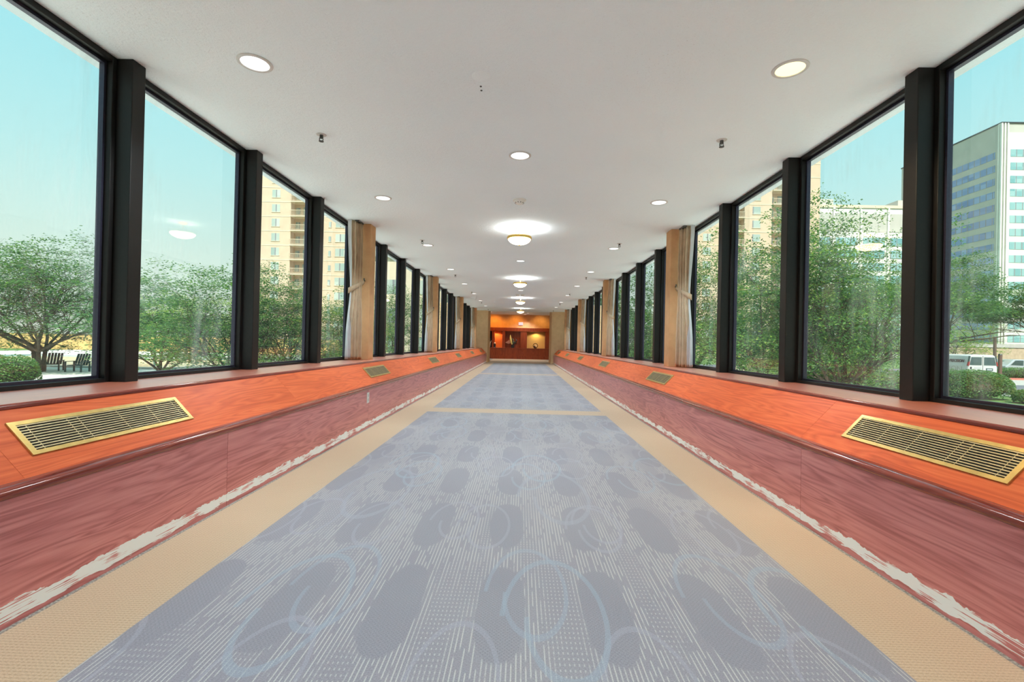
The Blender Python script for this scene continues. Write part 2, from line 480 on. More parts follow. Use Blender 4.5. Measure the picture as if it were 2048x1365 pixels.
# ------------------------------------------------------------------ mesh helpers
class MB:
    def __init__(s): s.v, s.f = [], []
    def add(s, vs, fs):
        o = len(s.v)
        s.v += [tuple(p) for p in vs]
        s.f += [tuple(i + o for i in q) for q in fs]
        return s
    def box(s, x0, x1, y0, y1, z0, z1):
        x0, x1 = min(x0, x1), max(x0, x1)
        return s.add([(x0, y0, z0), (x1, y0, z0), (x1, y1, z0), (x0, y1, z0), (x0, y0, z1), (x1, y0, z1), (x1, y1, z1), (x0, y1, z1)],
                     [(0, 3, 2, 1), (4, 5, 6, 7), (0, 1, 5, 4), (1, 2, 6, 5), (2, 3, 7, 6), (3, 0, 4, 7)])
    def prism(s, poly, y0, y1, flip=False):
        """poly in (x,z), extruded along y"""
        n = len(poly)
        a = sum(poly[i][0] * poly[(i + 1) % n][1] - poly[(i + 1) % n][0] * poly[i][1] for i in range(n))
        if a < 0: poly = poly[::-1]
        vs = [(p[0], y0, p[1]) for p in poly] + [(p[0], y1, p[1]) for p in poly]
        fs = [tuple(range(n)), tuple(range(2 * n - 1, n - 1, -1))]
        fs += [(i + n, (i + 1) % n + n, (i + 1) % n, i) for i in range(n)]
        return s.add(vs, fs)
    def lathe(s, prof, n=32, c=(0, 0, 0)):
        vs, fs = [], []
        m = len(prof)
        for i in range(n):
            a = 2 * PI * i / n
            for r, z in prof: vs.append((c[0] + r * math.cos(a), c[1] + r * math.sin(a), c[2] + z))
        for i in range(n):
            j = (i + 1) % n
            for k in range(m - 1):
                fs.append((i * m + k, j * m + k, j * m + k + 1, i * m + k + 1))
        return s.add(vs, fs)
    def tube(s, pts, rad, n=8, cap=True):
        pts = [Vector(p) for p in pts]
        vs, fs = [], []
        m = len(pts)
        if not isinstance(rad, (list, tuple)): rad = [rad] * m
        for i, p in enumerate(pts):
            d = (pts[min(i + 1, m - 1)] - pts[max(i - 1, 0)]).normalized()
            u = d.cross(Vector((0, 0, 1)))
            if u.length < .1: u = d.cross(Vector((1, 0, 0)))
            u.normalize()
            w = d.cross(u)
            for k in range(n):
                a = 2 * PI * k / n
                vs.append(p + (u * math.cos(a) + w * math.sin(a)) * rad[i])
        for i in range(m - 1):
            for k in range(n):
                fs.append((i * n + k, (i + 1) * n + k, (i + 1) * n + (k + 1) % n, i * n + (k + 1) % n))
        if cap: fs += [tuple(range(n)), tuple(range(m * n - 1, (m - 1) * n - 1, -1))]
        return s.add(vs, fs)
    def torus(s, c, R, r, axis='y', n=32, k=10):
        pts, vs, fs = [], [], []
        for i in range(n):
            a = 2 * PI * i / n
            for j in range(k):
                q = 2 * PI * j / k
                rr = R + r * math.cos(q)
                x, w, y = rr * math.cos(a), rr * math.sin(a), r * math.sin(q)
                vs.append((c[0] + x, c[1] + y, c[2] + w) if axis == 'y' else (c[0] + y, c[1] + x, c[2] + w) if axis == 'x' else (c[0] + x, c[1] + w, c[2] + y))
        for i in range(n):
            for j in range(k):
                fs.append((i * k + j, i * k + (j + 1) % k, (i + 1) % n * k + (j + 1) % k, (i + 1) % n * k + j))
        return s.add(vs, fs)
    def ball(s, c, rx, ry, rz, n=16, m=10):
        prof = [(math.sin(PI * i / m), -math.cos(PI * i / m)) for i in range(m + 1)]
        o = len(s.v)
        s.lathe(prof, n)
        for i in range(o, len(s.v)):
            p = s.v[i]
            s.v[i] = (c[0] + p[0] * rx, c[1] + p[1] * ry, c[2] + p[2] * rz)
        return s
    def build(s, name, material, parent=None, smooth=False, bevel=0.0):
        me = bpy.data.meshes.new(name)
        me.from_pydata(s.v, [], s.f)
        me.materials.append(material)
        if smooth:
            me.polygons.foreach_set('use_smooth', [True] * len(me.polygons))
            try: me.set_sharp_from_angle(angle=math.radians(40))
            except Exception: pass
        me.update()
        o = bpy.data.objects.new(name, me)
        COL.objects.link(o)
        if parent is not None: o.parent = parent
        if bevel:
            b = o.modifiers.new('bevel', 'BEVEL')
            b.width = bevel
            b.segments = 2
            b.limit_method = 'ANGLE'
            b.angle_limit = math.radians(40)
        return o
def struct(o):
    o['kind'] = 'structure'
    return o
def tag(o, label, cat, group=None):
    o['label'] = label
    o['category'] = cat
    if group: o['group'] = group
    return o
def thing(name, label, cat, loc=(0, 0, 0), rz=0.0, group=None):
    o = bpy.data.objects.new(name, None)
    COL.objects.link(o)
    o.location = loc
    o.rotation_euler = (0, 0, rz)
    o.empty_display_size = .1
    return tag(o, label, cat, group)
def kids(o): return [c for c in bpy.data.objects if c.parent == o]
def dup(root, loc, label, rz=None, group=None, scale=None):
    def cp(o, parent):
        c = o.copy()
        COL.objects.link(c)
        if parent is not None: c.parent = parent
        for ch in kids(o): cp(ch, c)
        return c
    r = cp(root, None)
    r.location = loc
    if rz is not None: r.rotation_euler = (0, 0, rz)
    if scale is not None: r.scale = scale
    r['label'] = label
    if group: r['group'] = group
    return r
ORD = ['nearest', 'second', 'third', 'fourth', 'fifth', 'sixth', 'seventh', 'eighth', 'ninth', 'tenth', 'eleventh', 'twelfth']
SIDE = {-1: 'left', 1: 'right'}

# ------------------------------------------------------------------ the corridor shell
fl = MB()
fl.box(-2.3, 2.3, YB - .1, LY + .6, -.15, 0)
struct(fl.build('floor', M['carpet']))
struct(MB().box(-2.45, 2.45, YB - .1, YE + .05, CEIL, CEIL + .45).build('ceiling', M['ceiling']))
for s in (-1, 1):
    w = MB()
    w.box(s * 2.30, s * 2.42, YB - .1, YE + .1, GZ, SILL - .03)
    struct(w.build('wall_' + SIDE[s], M['concrete']))
struct(MB().box(-2.42, 2.42, YB - .25, YB - .1, GZ, CEIL + .45).build('wall_back', M['wallcover']))

# mullions and wallpapered pillars
post = None
n_trim = 0
for s in (-1, 1):
    for k in range(K0, K1 + 1):
        n_trim += 1
        y0 = ycol(k)
        if k % 4 == 0:
            py = 6.17 + (k - 4) * MOD
            o = MB().box(s * 1.982, s * 2.30, py, py + .205, SILL, CEIL).build('trim_%d' % n_trim, M['wallcover'], bevel=.006)
        else:
            o = MB().box(s * XC, s * 2.30, y0, y0 + MT, SILL, CEIL).build('trim_%d' % n_trim, M['bronze'], bevel=.004)
        struct(o)
# windows between them
n_win = 0
for s in (-1, 1):
    for k in range(K0, K1):
        n_win += 1
        a, b_ = ycol(k) + MT, ycol(k + 1)
        if k % 4 == 0: a = 6.17 + (k - 4) * MOD + .205
        if (k + 1) % 4 == 0: b_ = 6.17 + (k - 3) * MOD
        f = MB()
        x0, x1 = s * 2.25, s * 2.314
        f.box(x0, x1, a, a + .028, SILL - .01, CEIL)
        f.box(x0, x1, b_ - .028, b_, SILL - .01, CEIL)
        f.box(x0, x1, a + .028, b_ - .028, CEIL - .032, CEIL)
        f.box(x0, x1, a + .028, b_ - .028, SILL - .01, SILL + .022)
        root = struct(f.build('window_%d' % n_win, M['bronze'], bevel=.003))
        g = MB()
        x0, x1 = s * 2.284, s * 2.313
        g.box(x0, x1, a + .028, a + .042, SILL + .022, CEIL - .032)
        g.box(x0, x1, b_ - .042, b_ - .028, SILL + .022, CEIL - .032)
        g.box(x0, x1, a + .042, b_ - .042, CEIL - .048, CEIL - .032)
        g.box(x0, x1, a + .042, b_ - .042, SILL + .022, SILL + .036)
        g.build('glazing_bead', M['bead'], root)
        MB().box(s * (XG - .003), s * (XG + .003), a + .038, b_ - .038, SILL + .03, CEIL - .042).build('glass_pane', M['glass'], root)

# ------------------------------------------------------------------ wood-clad ledges with heating grilles
def ledge(s):
    t = thing('window_ledge', 'long cherry wood-grain ledge with sloped top under the %s windows' % SIDE[s], 'window ledge', (0, 0, 0))
    y0, y1 = YB, YE
    def seq(start, step):
        ys = [y0]
        y = start
        while y < y1 - .3:
            if y > y0 + .3: ys.append(y)
            y += step
        return ys + [y1]
    fs = seq(2.63 - 3 * 2.456, 2.456)
    for a, b_ in zip(fs, fs[1:]):
        MB().box(s * XF, s * (XF + .03), a + .0012, b_ - .0012, .0, .425).build('front_panel', M['wood_front'], t)
    ss = seq(1.565 - 3 * 1.99 if s < 0 else 2.69 - 4 * 1.99, 1.99)
    for a, b_ in zip(ss, ss[1:]):
        MB().prism([(s * 1.634, .457), (s * 1.846, .680), (s * 1.862, .664), (s * 1.650, .441)], a + .0006, b_ - .0006).build('sloped_panel', M['wood'], t)
    MB().box(s * 1.846, s * 2.30, y0, y1, SILL - .024, SILL).build('sill_board', M['sill'], t)
    # rounded edge of the sill
    e = MB()
    e.prism([(s * (1.850 + .011 * math.cos(a)), SILL - .013 + .0125 * math.sin(a)) for a in [PI / 2 + PI * i / 8 for i in range(9)]] + [(s * 1.862, SILL - .0255), (s * 1.862, SILL - .0005)], y0, y1)
    e.build('sill_edging', M['edge'], t, smooth=True)
    # bullnose under the slope, with a groove below it
    e = MB()
    pr = [(s * 1.648, .462), (s * 1.634, .464)]
    pr += [(s * (1.616 + .020 * math.cos(a) * 1.0), .437 + .0195 * math.sin(a)) for a in [PI * .55 + PI * .9 * i / 10 for i in range(11)]]
    pr += [(s * 1.648, .417)]
    e.prism(pr, y0, y1)
    e.build('bullnose', M['edge'], t, smooth=True)
    return t
for s in (-1, 1): ledge(s)

def grille(s):
    """vent face in local axes: built at the origin of the slope, length along y"""
    t = thing('heating_grille', '', 'vent grille', (0, 0, 0))
    u = Vector((s * .6902, 0, .7236))          # up the slope
    nrm = Vector((-s * .7236, 0, .6902))       # out of the slope
    def P(a, y, h): return u * a + Vector((0, y, 0)) + nrm * h
    def slab(mb, a0, a1, y0, y1, h0, h1):
        vs = [P(a0, y0, h0), P(a1, y0, h0), P(a1, y1, h0), P(a0, y1, h0), P(a0, y0, h1), P(a1, y0, h1), P(a1, y1, h1), P(a0, y1, h1)]
        fs = [(0, 3, 2, 1), (4, 5, 6, 7), (0, 1, 5, 4), (1, 2, 6, 5), (2, 3, 7, 6), (3, 0, 4, 7)]
        if s < 0: fs = [q[::-1] for q in fs]
        mb.add(vs, [q[::-1] for q in fs] if False else fs)
    W, L = .0765, .41
    f = MB()
    slab(f, -W, -W + .017, -L, L, .0005, .006)
    slab(f, W - .017, W, -L, L, .0005, .006)
    slab(f, -W + .017, W - .017, -L, -L + .022, .0005, .006)
    slab(f, -W + .017, W - .017, L - .022, L, .0005, .006)
    f.build('frame', M['brass'], t)
    d = MB()
    slab(d, -W + .016, W - .016, -L + .02, L - .02, .0003, .0012)  # dark sheet on the slope stands for the shade inside the duct
    d.build('duct_shade_sheet', M['duct_shade'], t)
    g = MB()
    n = 10
    for i in range(n):
        a = -W + .017 + (i + .75) * (2 * W - .034) / n
        slab(g, a - .0029, a + .0017, -L + .022, L - .022, .001, .0048)
    for y in (-.355, -.20, -.155, .03, .20, .36):
        slab(g, -W + .017, W - .017, y - .0016, y + .0016, .001, .0034)
    g.build('louvre_grid', M['brassbar'], t)
    return t
GY = [2.05, 5.82, 9.62, 13.42, 17.22, 20.9]
for s in (-1, 1):
    g0 = None
    for i, y in enumerate(GY):
        lab = 'brass heating grille in the %s ledge, %s' % (SIDE[s], 'the nearest and largest in view' if i == 0 else ORD[i] + ' from the near end')
        loc = (s * 1.7475, y + (.0 if s < 0 else -.03), .5764)
        if g0 is None:
            g0 = grille(s)
            g0['label'] = lab
            g0['group'] = 'brass heating grilles in the ledges'
            g0.location = loc
        else: dup(g0, loc, lab)

# outlet plate on the left ledge front
t = thing('outlet_plate', 'small white outlet plate on the front of the left ledge', 'outlet', (-XF, 5.06, .333))
MB().box(0, .006, -.036, .036, -.057, .057).build('cover', M['white'], t, bevel=.002)
for zz in (-.024, .024):
    MB().box(.006, .0085, -.015, .015, zz - .014, zz + .014).build('socket', M['trim'], t)

# ------------------------------------------------------------------ curtains tied back beside the pillars
def curtain(s):
    t = thing('tied_curtain', '', 'curtain', (0, 0, 0))
    # local: x outward from the room, y along the corridor (0 = pillar face), z up from the sill
    Hc = CEIL - .014 - SILL
    TIE = .515
    def ease(q):
        q = min(1.0, max(0.0, q))
        return q * q * (3 - 2 * q)
    def edges(k):                                     # outer (near the glass) and inner (by the pillar) edge at height k
        if k > TIE:
            q = ease((k - TIE) / (1 - TIE))
            return Vector((.085 + .01 * q, -.20 - .04 * q, 0)), Vector((-.015 + .027 * q, -.075 + .055 * q, 0))
        q = ease((TIE - k) / TIE * 1.5)
        return Vector((.085 + .025 * q, -.20 - .05 * q, 0)), Vector((-.015 - .005 * q, -.075 + .01 * q, 0))
    def sheet(f0, f1, off, nz=44, ny=90, pl=4.5, amp=.020):
        vs, fs = [], []
        for i in range(nz + 1):
            k = i / nz
            z = Hc * k
            O, I = edges(k)
            d = (I - O)
            nrm = Vector((d.y, -d.x, 0)).normalized()
            if nrm.y > 0: nrm = -nrm
            t_ = abs(k - TIE)
            am = amp * (.30 + .70 * min(1, t_ * 5))
            for j in range(ny + 1):
                g0, g1 = f0(k), f1(k)
                q = g0 + (g1 - g0) * j / ny
                a = 2 * PI * pl * q + .6 * math.sin(6 * k)
                w = math.sin(a + .55 * math.sin(a)) + .4 * math.sin(2 * PI * 2.1 * q + 1.3 + 3 * k)
                p = O + d * q + nrm * (off + am * w + .012 * math.sin(PI * min(1, max(0, q))))
                vs.append((s * p.x, p.y, z + .01))
        for i in range(nz):
            for j in range(ny):
                q = i * (ny + 1) + j
                fs.append((q, q + 1, q + ny + 2, q + ny + 1))
        return MB().add(vs, fs)
    low = lambda k: min(1.0, max(0.0, (TIE - k) * 3.2))
    dr = sheet(lambda k: .07 + .17 * low(k), lambda k: 1.0, .0).build('drape', M['drape'], t, smooth=True)
    so = dr.modifiers.new('thickness', 'SOLIDIFY')
    so.thickness = .004
    ln = sheet(lambda k: -.03, lambda k: .08 + .19 * low(k), -.008, ny=30).build('lining', M['lining'], t, smooth=True)
    so = ln.modifiers.new('thickness', 'SOLIDIFY')
    so.thickness = .003
    # heading tape
    MB().box(s * .0, s * .05, -.20, -.02, Hc - .006, Hc + .0135).build('heading_rail', M['steel'], t)
    # tieback band from the hook down round the bunch
    vs, fs = [], []
    n = 14
    for i in range(n + 1):
        q = i / n
        y = -.012 - .235 * q - .035 * math.sin(PI * q)
        zc = 1.045 - .155 * (q ** .75)
        x = -.026 + .128 * q ** 1.15
        for h in (-.032, .032): vs.append((s * x, y, zc + h * (1 - .45 * math.cos(PI * q) * .3)))
    for i in range(n): fs.append((2 * i, 2 * i + 2, 2 * i + 3, 2 * i + 1))
    tb = MB().add(vs, fs).build('tieback', M['drape'], t, smooth=True)
    so = tb.modifiers.new('thickness', 'SOLIDIFY')
    so.thickness = .008
    so.offset = 0
    MB().tube([(s * -.026, .0, 1.05), (s * -.026, -.03, 1.045), (s * -.026, -.035, 1.08)], .008, 8).build('hook', M['steel'], t, smooth=True)
    return t
for s in (-1, 1):
    c0 = None
    for i, k in enumerate((0, 4, 8, 12, 16)):
        lab = 'beige curtain tied back beside the %s pillar on the %s wall' % (['closest, out of frame', 'nearest', 'second', 'third', 'farthest'][i], SIDE[s])
        loc = (s * 2.075, 6.17 + (k - 4) * MOD - .002, SILL)
        if c0 is None:
            c0 = curtain(s)
            c0.location = loc
            c0['label'] = lab
            c0['group'] = 'tied-back curtains beside the pillars'
        else: dup(c0, loc, lab)

# ------------------------------------------------------------------ ceiling fixtures
def lamp(name, kind, watts, parent, loc, color=(1, .97, .93), **kw):
    d = bpy.data.lights.new(name, kind)
    d.energy = watts
    d.color = color
    for k, v in kw.items(): setattr(d, k, v)
    o = bpy.data.objects.new(name, d)
    COL.objects.link(o)
    o.parent = parent
    o.location = loc
    return o
def downlight(warm=False):
    t = thing('recessed_downlight', '', 'ceiling light', (0, 0, CEIL))
    MB().lathe([(.074, -.001), (.074, -.006), (.083, -.007), (.091, -.004), (.092, 0.0)], 40).build('trim_ring', M['trim'], t, smooth=True)
    MB().lathe([(0.0001, -.0025), (.05, -.0022), (.0745, -.0015)], 40).build('lens', M['warm' if warm else 'down'], t, smooth=True)
    lamp('bulb', 'SPOT', DOWN_W, t, (0, 0, -.012), (1, .80, .50) if warm else (.84, .965, 1.0), spot_size=math.radians(128), spot_blend=.55, shadow_soft_size=.085)
    return t
dl = None
GRP = 'recessed downlights in the corridor ceiling'
NEARNAME = ['nearest the camera'] + [o + ' from the camera' for o in ORD[1:]]
for s in (-1, 1):
    for i in range(-2, 8):
        y = 2.592 + 2.44 * i
        if y < YB + .3: continue
        if i < 0: lab = 'white recessed downlight on the %s of the ceiling behind the camera, %s' % (SIDE[s], 'just behind it' if i == -1 else 'farther back')
        else: lab = '%s recessed downlight on the %s side of the ceiling, %s' % ('warm yellow' if (s == 1 and i == 0) else 'white', SIDE[s], NEARNAME[i])
        if s == 1 and i == 0:
            d = downlight(True)
            d.location = (1.488, y, CEIL)
            tag(d, lab, 'ceiling light', GRP)
        elif dl is None:
            dl = downlight()
            dl.location = (s * 1.487, y, CEIL)
            tag(dl, lab, 'ceiling light', GRP)
        else: dup(dl, (s * 1.487, y, CEIL), lab, group=GRP)
for i, y in enumerate((-1.05, 3.833, 8.748, 13.628, 18.5)):
    dup(dl, (0, y, CEIL), 'white recessed downlight on the centre line of the ceiling, ' + ['behind the camera', 'nearest, before the first hanging dome', 'between first and second hanging domes', 'between second and third hanging domes', 'between third and fourth hanging domes'][i], group=GRP)

def dome():
    t = thing('dome_light', '', 'pendant light', (0, 0, CEIL))
    MB().lathe([(.0001, -.030), (.02, -.030), (.045, -.022), (.062, -.008), (.062, 0)], 32).build('canopy', M['gold'], t, smooth=True)
    MB().tube([(0, 0, -.025), (0, 0, -.20)], .007, 10).build('stem', M['gold'], t, smooth=True)
    MB().lathe([(.150, -.112), (.163, -.114), (.167, -.130), (.163, -.146), (.150, -.149), (.149, -.13), (.150, -.112)], 48).build('rim', M['gold'], t, smooth=True)
    prof = [(.152 * math.cos(PI / 2 * i / 12) + .0001, -.140 - .080 * math.sin(PI / 2 * i / 12)) for i in range(13)]
    MB().lathe(prof, 48).build('glass_bowl', M['dome'], t, smooth=True)
    MB().ball((0, 0, -.224), .011, .011, .012, 12, 8).build('finial', M['gold'], t, smooth=True)
    MB().box(-.15, .15, -.004, .004, -.136, -.130).box(-.004, .004, -.15, .15, -.1361, -.1301).build('spider_bars', M['gold'], t)
    lamp('bulb', 'SPOT', DOME_W, t, (.03, 0, -.105), (.95, .98, 1.0), spot_size=math.radians(174), spot_blend=.7, shadow_soft_size=.03).rotation_euler = (PI, 0, 0)
    return t
d0 = None
for i, y in enumerate((-3.5, 1.40, 6.273, 11.065, 15.877, 20.65)):
    if i == 1: continue
    lab = 'gold rimmed glass dome light hanging from the ceiling, ' + ['behind the camera', '', 'nearest and largest', 'second from the camera', 'third from the camera', 'farthest, before the lobby'][i]
    if d0 is None:
        d0 = dome()
        d0.location = (-.01, y, CEIL)
        tag(d0, lab, 'pendant light', 'hanging dome lights')
    else: dup(d0, (-.01, y, CEIL), lab)

def sprinkler():
    t = thing('sprinkler_head', '', 'sprinkler', (0, 0, CEIL))
    MB().lathe([(.012, -.004), (.034, -.004), (.038, 0)], 24).build('escutcheon', M['trim'], t, smooth=True)
    b = MB()
    b.tube([(0, 0, 0), (0, 0, -.028)], .013, 12)
    b.tube([(-.012, 0, -.02), (-.014, 0, -.04), (-.003, 0, -.05)], .0035, 6)
    b.tube([(.012, 0, -.02), (.014, 0, -.04), (.003, 0, -.05)], .0035, 6)
    b.build('body', M['steel'], t, smooth=True)
    MB().lathe([(.0001, -.052), (.018, -.052), (.018, -.049), (.0001, -.049)], 16).build('deflector', M['steel'], t)
    return t
sp0 = None
for s in (-1, 1):
    for i in range(-1, 6):
        y = 3.497 + 3.61 * i
        lab = 'dark sprinkler head on the %s side of the ceiling, %s' % (SIDE[s], NEARNAME[i] if i >= 0 else 'behind the camera')
        if sp0 is None:
            sp0 = sprinkler()
            sp0.location = (s * 1.5, y, CEIL)
            tag(sp0, lab, 'sprinkler', 'ceiling sprinkler heads')
        else: dup(sp0, (s * 1.5, y, CEIL), lab)

def smoke():
    t = thing('smoke_detector', '', 'smoke detector', (0, 0, CEIL))
    MB().lathe([(.0001, -.012), (.070, -.012), (.073, -.006), (.073, 0)], 32).build('base', M['white'], t, smooth=True)
    MB().lathe([(.0001, -.052), (.020, -.051), (.036, -.044), (.052, -.030), (.058, -.012)], 32).build('cover', M['white'], t, smooth=True)
    v = MB()
    for k in range(10):
        a = 2 * PI * k / 10
        v.box(.046 * math.cos(a) - .004, .046 * math.cos(a) + .004, .046 * math.sin(a) - .004, .046 * math.sin(a) + .004, -.040, -.030)
    v.build('vent_slots', M['steel'], t)
    return t
sm = smoke()
sm.location = (-.008, 5.02, CEIL)
tag(sm, 'white round smoke detector on the ceiling before the nearest dome light', 'smoke detector', 'ceiling smoke detectors')
for i, x in enumerate((-.10, .06)):
    dup(sm, (x, 14.82, CEIL), 'small white smoke detector before the third dome light, %s of a pair' % ('left' if i == 0 else 'right'))
t = thing('ceiling_cover_plate', 'white round cover plate on the ceiling near the camera, with two dark screws behind', 'cover plate', (-.222, 2.70, CEIL))
MB().lathe([(.0001, -.004), (.050, -.004), (.056, 0)], 32).build('disc', M['ceiling'], t, smooth=True)
for dy in (.105, .15):
    MB().lathe([(.0001, -.003), (.006, -.003), (.007, 0)], 10, (-.012, dy, 0)).build('screw', M['steel'], t)

# ------------------------------------------------------------------ end of the corridor and the lobby beyond
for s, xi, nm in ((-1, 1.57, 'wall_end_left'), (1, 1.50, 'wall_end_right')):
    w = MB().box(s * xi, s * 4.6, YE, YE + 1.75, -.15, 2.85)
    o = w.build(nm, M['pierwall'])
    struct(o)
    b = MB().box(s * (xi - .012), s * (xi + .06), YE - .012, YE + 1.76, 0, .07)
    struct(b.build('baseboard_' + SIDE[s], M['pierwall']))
struct(MB().box(-4.6, 4.6, YE + 1.75, LY + .6, -.16, -.002).build('floor_lobby', M['carpet']))
struct(MB().box(-4.6, 4.6, YE + .05, LY + .6, 2.70, 2.86).build('ceiling_lobby', M['ceiling']))
struct(MB().box(-1.60, 1.54, YE - .02, YE + .05, CEIL - .012, 2.86).build('trim_90', M['ceiling']))
for s in (-1, 1):
    struct(MB().box(s * 4.5, s * 4.6, YE + 1.75, LY + .6, -.15, 2.86).build('wall_lobby_' + SIDE[s], M['wallcover']))
struct(MB().box(-4.6, 4.6, LY + .35, LY + .6, -.15, 2.86).build('wall_lobby_end', M['wallcover']))
# panelled display unit across the lobby
L = thing('display_wall_unit', 'red-brown wood display unit with low front and lit niches across the far lobby', 'display unit', (0, LY, 0))
zc, zn, zh = .665, 1.68, 1.89
MB().box(-4.4, 4.4, -.30, .34, 0, zc - .03).build('low_front', M['panel'], L)
MB().box(-4.4, 4.4, -.32, .34, zc - .03, zc).build('counter_top', M['panel'], L, bevel=.006)
MB().box(-4.4, 4.4, -.31, -.30, .0, .20).build('plinth', M['panel'], L)
MB().box(-4.4, 4.4, -.12, .34, zn, zh).build('header', M['panel'], L)
for a, b_ in ((-1.73, -1.57), (-1.10, -.93), (0.0, .40), (1.50, 1.95), (-4.4, -2.4)):
    MB().box(a, b_, -.10, .34, zc, zn).build('post', M['panel'], L)
MB().box(-.93, 0, .10, .34, zc, zn).build('niche_back', M['panel'], L)
orange = plain('orange_niche_paint', (.62, .20, .05), .8)
yellow = plain('ochre_niche_paint', (.66, .44, .16), .8)
MB().box(-1.57, -1.10, .28, .34, zc, zn).build('niche_back', orange, L)
MB().box(.40, 1.50, .26, .34, zc, zn).build('niche_back', yellow, L)
MB().box(-2.4, -1.73, .30, .34, zc, zn).build('niche_back', M['black'], L)
MB().box(-1.9, 1.9, .22, .345, zh, 2.70).build('upper_wall', M['wallcover'], L)
MB().box(-4.4, -1.9, .22, .345, zh, 2.70).box(1.9, 4.4, .22, .345, zh, 2.70).build('side_wall', M['wallcover'], L)
lamp('niche_lamp', 'SPOT', 22, L, (-1.50, -.04, 1.66), (1, .42, .16), spot_size=math.radians(150), spot_blend=.3, shadow_soft_size=.03)
lamp('niche_lamp', 'SPOT', 16, L, (.95, .0, 1.66), (1, .72, .32), spot_size=math.radians(150), spot_blend=.4, shadow_soft_size=.05)
for x, w, c in ((-1.6, 44, (1, .40, .05)), (-.3, 30, (1, .46, .07)), (1.2, 24, (1, .58, .14))):
    lamp('wall_wash_lamp', 'SPOT', w, L, (x, -.65, 2.66), c, spot_size=math.radians(110), spot_blend=.8, shadow_soft_size=.05).rotation_euler = (math.radians(42), 0, 0)
for i, (x, y) in enumerate(((-1.70, 26.4), (.40, 26.9), (.25, 28.05))):
    dup(dl, (x, y, 2.70), 'white recessed downlight in the lobby ceiling, ' + ['beside the left end pier', 'right of the farthest dome light', 'closest to the orange lobby wall'][i], group='recessed downlights in the lobby ceiling')
for x, y in ((-3, 26.2), (3, 26.2)):
    dup(dl, (x, y, 2.70), 'white recessed downlight in the lobby hidden behind the %s end pier' % ('left' if x < 0 else 'right'), group='recessed downlights in the lobby ceiling')

def text_mesh(name, body, size, material, parent, loc, rot, ext=.004, xs=1.0, shear=0.0, bold=0.0):
    cu = bpy.data.curves.new(name, 'FONT')
    cu.body = body
    cu.size = size
    cu.extrude = ext
    cu.align_x = 'CENTER'
    cu.align_y = 'CENTER'
    cu.shear = shear
    cu.offset = bold
    tmp = bpy.data.objects.new(name + '_tmp', cu)
    COL.objects.link(tmp)
    bpy.context.view_layer.update()
    me = bpy.data.meshes.new_from_object(tmp.evaluated_get(bpy.context.evaluated_depsgraph_get()))
    bpy.data.objects.remove(tmp)
    bpy.data.curves.remove(cu)
    me.materials.clear()
    me.materials.append(material)
    o = bpy.data.objects.new(name, me)
    COL.objects.link(o)
    o.parent = parent
    o.location = loc
    o.rotation_euler = rot
    o.scale = (xs, 1, 1)
    return o
t = thing('exit_sign', 'pale lit exit sign on the orange lobby wall above the wood header', 'exit sign', (.0, LY + .22, 2.16))
MB().box(-.14, .14, -.05, 0, -.095, .095).build('housing', M['trim'], t, bevel=.006)
MB().box(-.128, .128, -.054, -.05, -.083, .083).build('face', glow('exit_sign_face', (1.0, .82, .84), .62), t)
text_mesh('lettering', 'EXIT', .12, glow('exit_sign_letters', (.95, .42, .45), .6), t, (0, -.056, 0), (PI / 2, 0, 0), .001)

# abstract sculpture in the middle niche
t = thing('abstract_sculpture', 'abstract sculpture with a tall yellow blade in the dark middle niche', 'sculpture', (-.50, LY + .02, .0))
w = MB()
pts = [(-.42, .98), (-.18, 1.15), (-.05, 1.10), (-.08, .95), (-.22, .90)]
w.prism(pts, -.05, .05)
w.build('pink_wing', plain('dusty_pink_glaze', (.42, .20, .15), .4), t, bevel=.015)
w = MB()
vs = []
for i in range(13):
    q = i / 12
    vs.append((-.11 + .10 * q * q, 1.46 - .58 * q, .012 + .055 * math.sin(PI * min(1, q * 1.15) * .85)))
w.tube([(x, -.07, z) for x, z, r in vs], [r for x, z, r in vs], 10)
w.build('yellow_blade', plain('ochre_yellow_glaze', (.62, .50, .16), .35), t, smooth=True)
w = MB()
w.tube([(.02, 0, .92), (.10, 0, 1.04), (.06, 0, 1.18), (-.02, 0, 1.24)], [.05, .07, .05, .02], 10)
w.build('green_curl', plain('dark_green_glaze', (.10, .13, .08), .3), t, smooth=True)
w = MB()
w.tube([(.10, .02, .92), (.22, .02, 1.0), (.27, .02, 1.12), (.20, .02, 1.22)], [.03, .05, .045, .02], 10)
w.build('grey_curl', plain('dark_grey_glaze', (.06, .06, .055), .3), t, smooth=True)
MB().box(-.05, .12, -.03, .03, zc, .93).build('stand', M['black'], t)
t = thing('ring_sculpture', 'black ring sculpture with a small white figure inside, before the yellow niche', 'sculpture', (.92, LY - .10, zc))
MB().torus((0, 0, .165), .135, .018, 'y', 40, 10).build('ring', M['black'], t, smooth=True)
MB().ball((-.03, 0, .10), .075, .05, .075).build('dark_body', plain('dark_red_glaze', (.06, .02, .015), .3), t, smooth=True)
MB().ball((.02, -.02, .145), .032, .03, .055).ball((.03, -.02, .205), .022, .02, .024).build('white_figure', M['white'], t, smooth=True)
MB().box(-.08, .08, -.05, .05, 0, .03).build('foot', M['black'], t, bevel=.005)
t = thing('potted_ornament', 'small dark urn with a white top beside the orange niche', 'urn', (-1.55, LY - .14, zc))
MB().lathe([(.0001, 0), (.08, 0), (.06, .05), (.05, .09), (.075, .14), (.07, .2), (.035, .24), (.0001, .245)], 24).build('urn', M['black'], t, smooth=True)
MB().ball((0, 0, .275), .055, .05, .035).build('white_top', M['white'], t, smooth=True)
t = thing('white_figurine', 'spindly white figurine in the dark far left opening', 'figurine', (-1.83, LY + .02, zc))
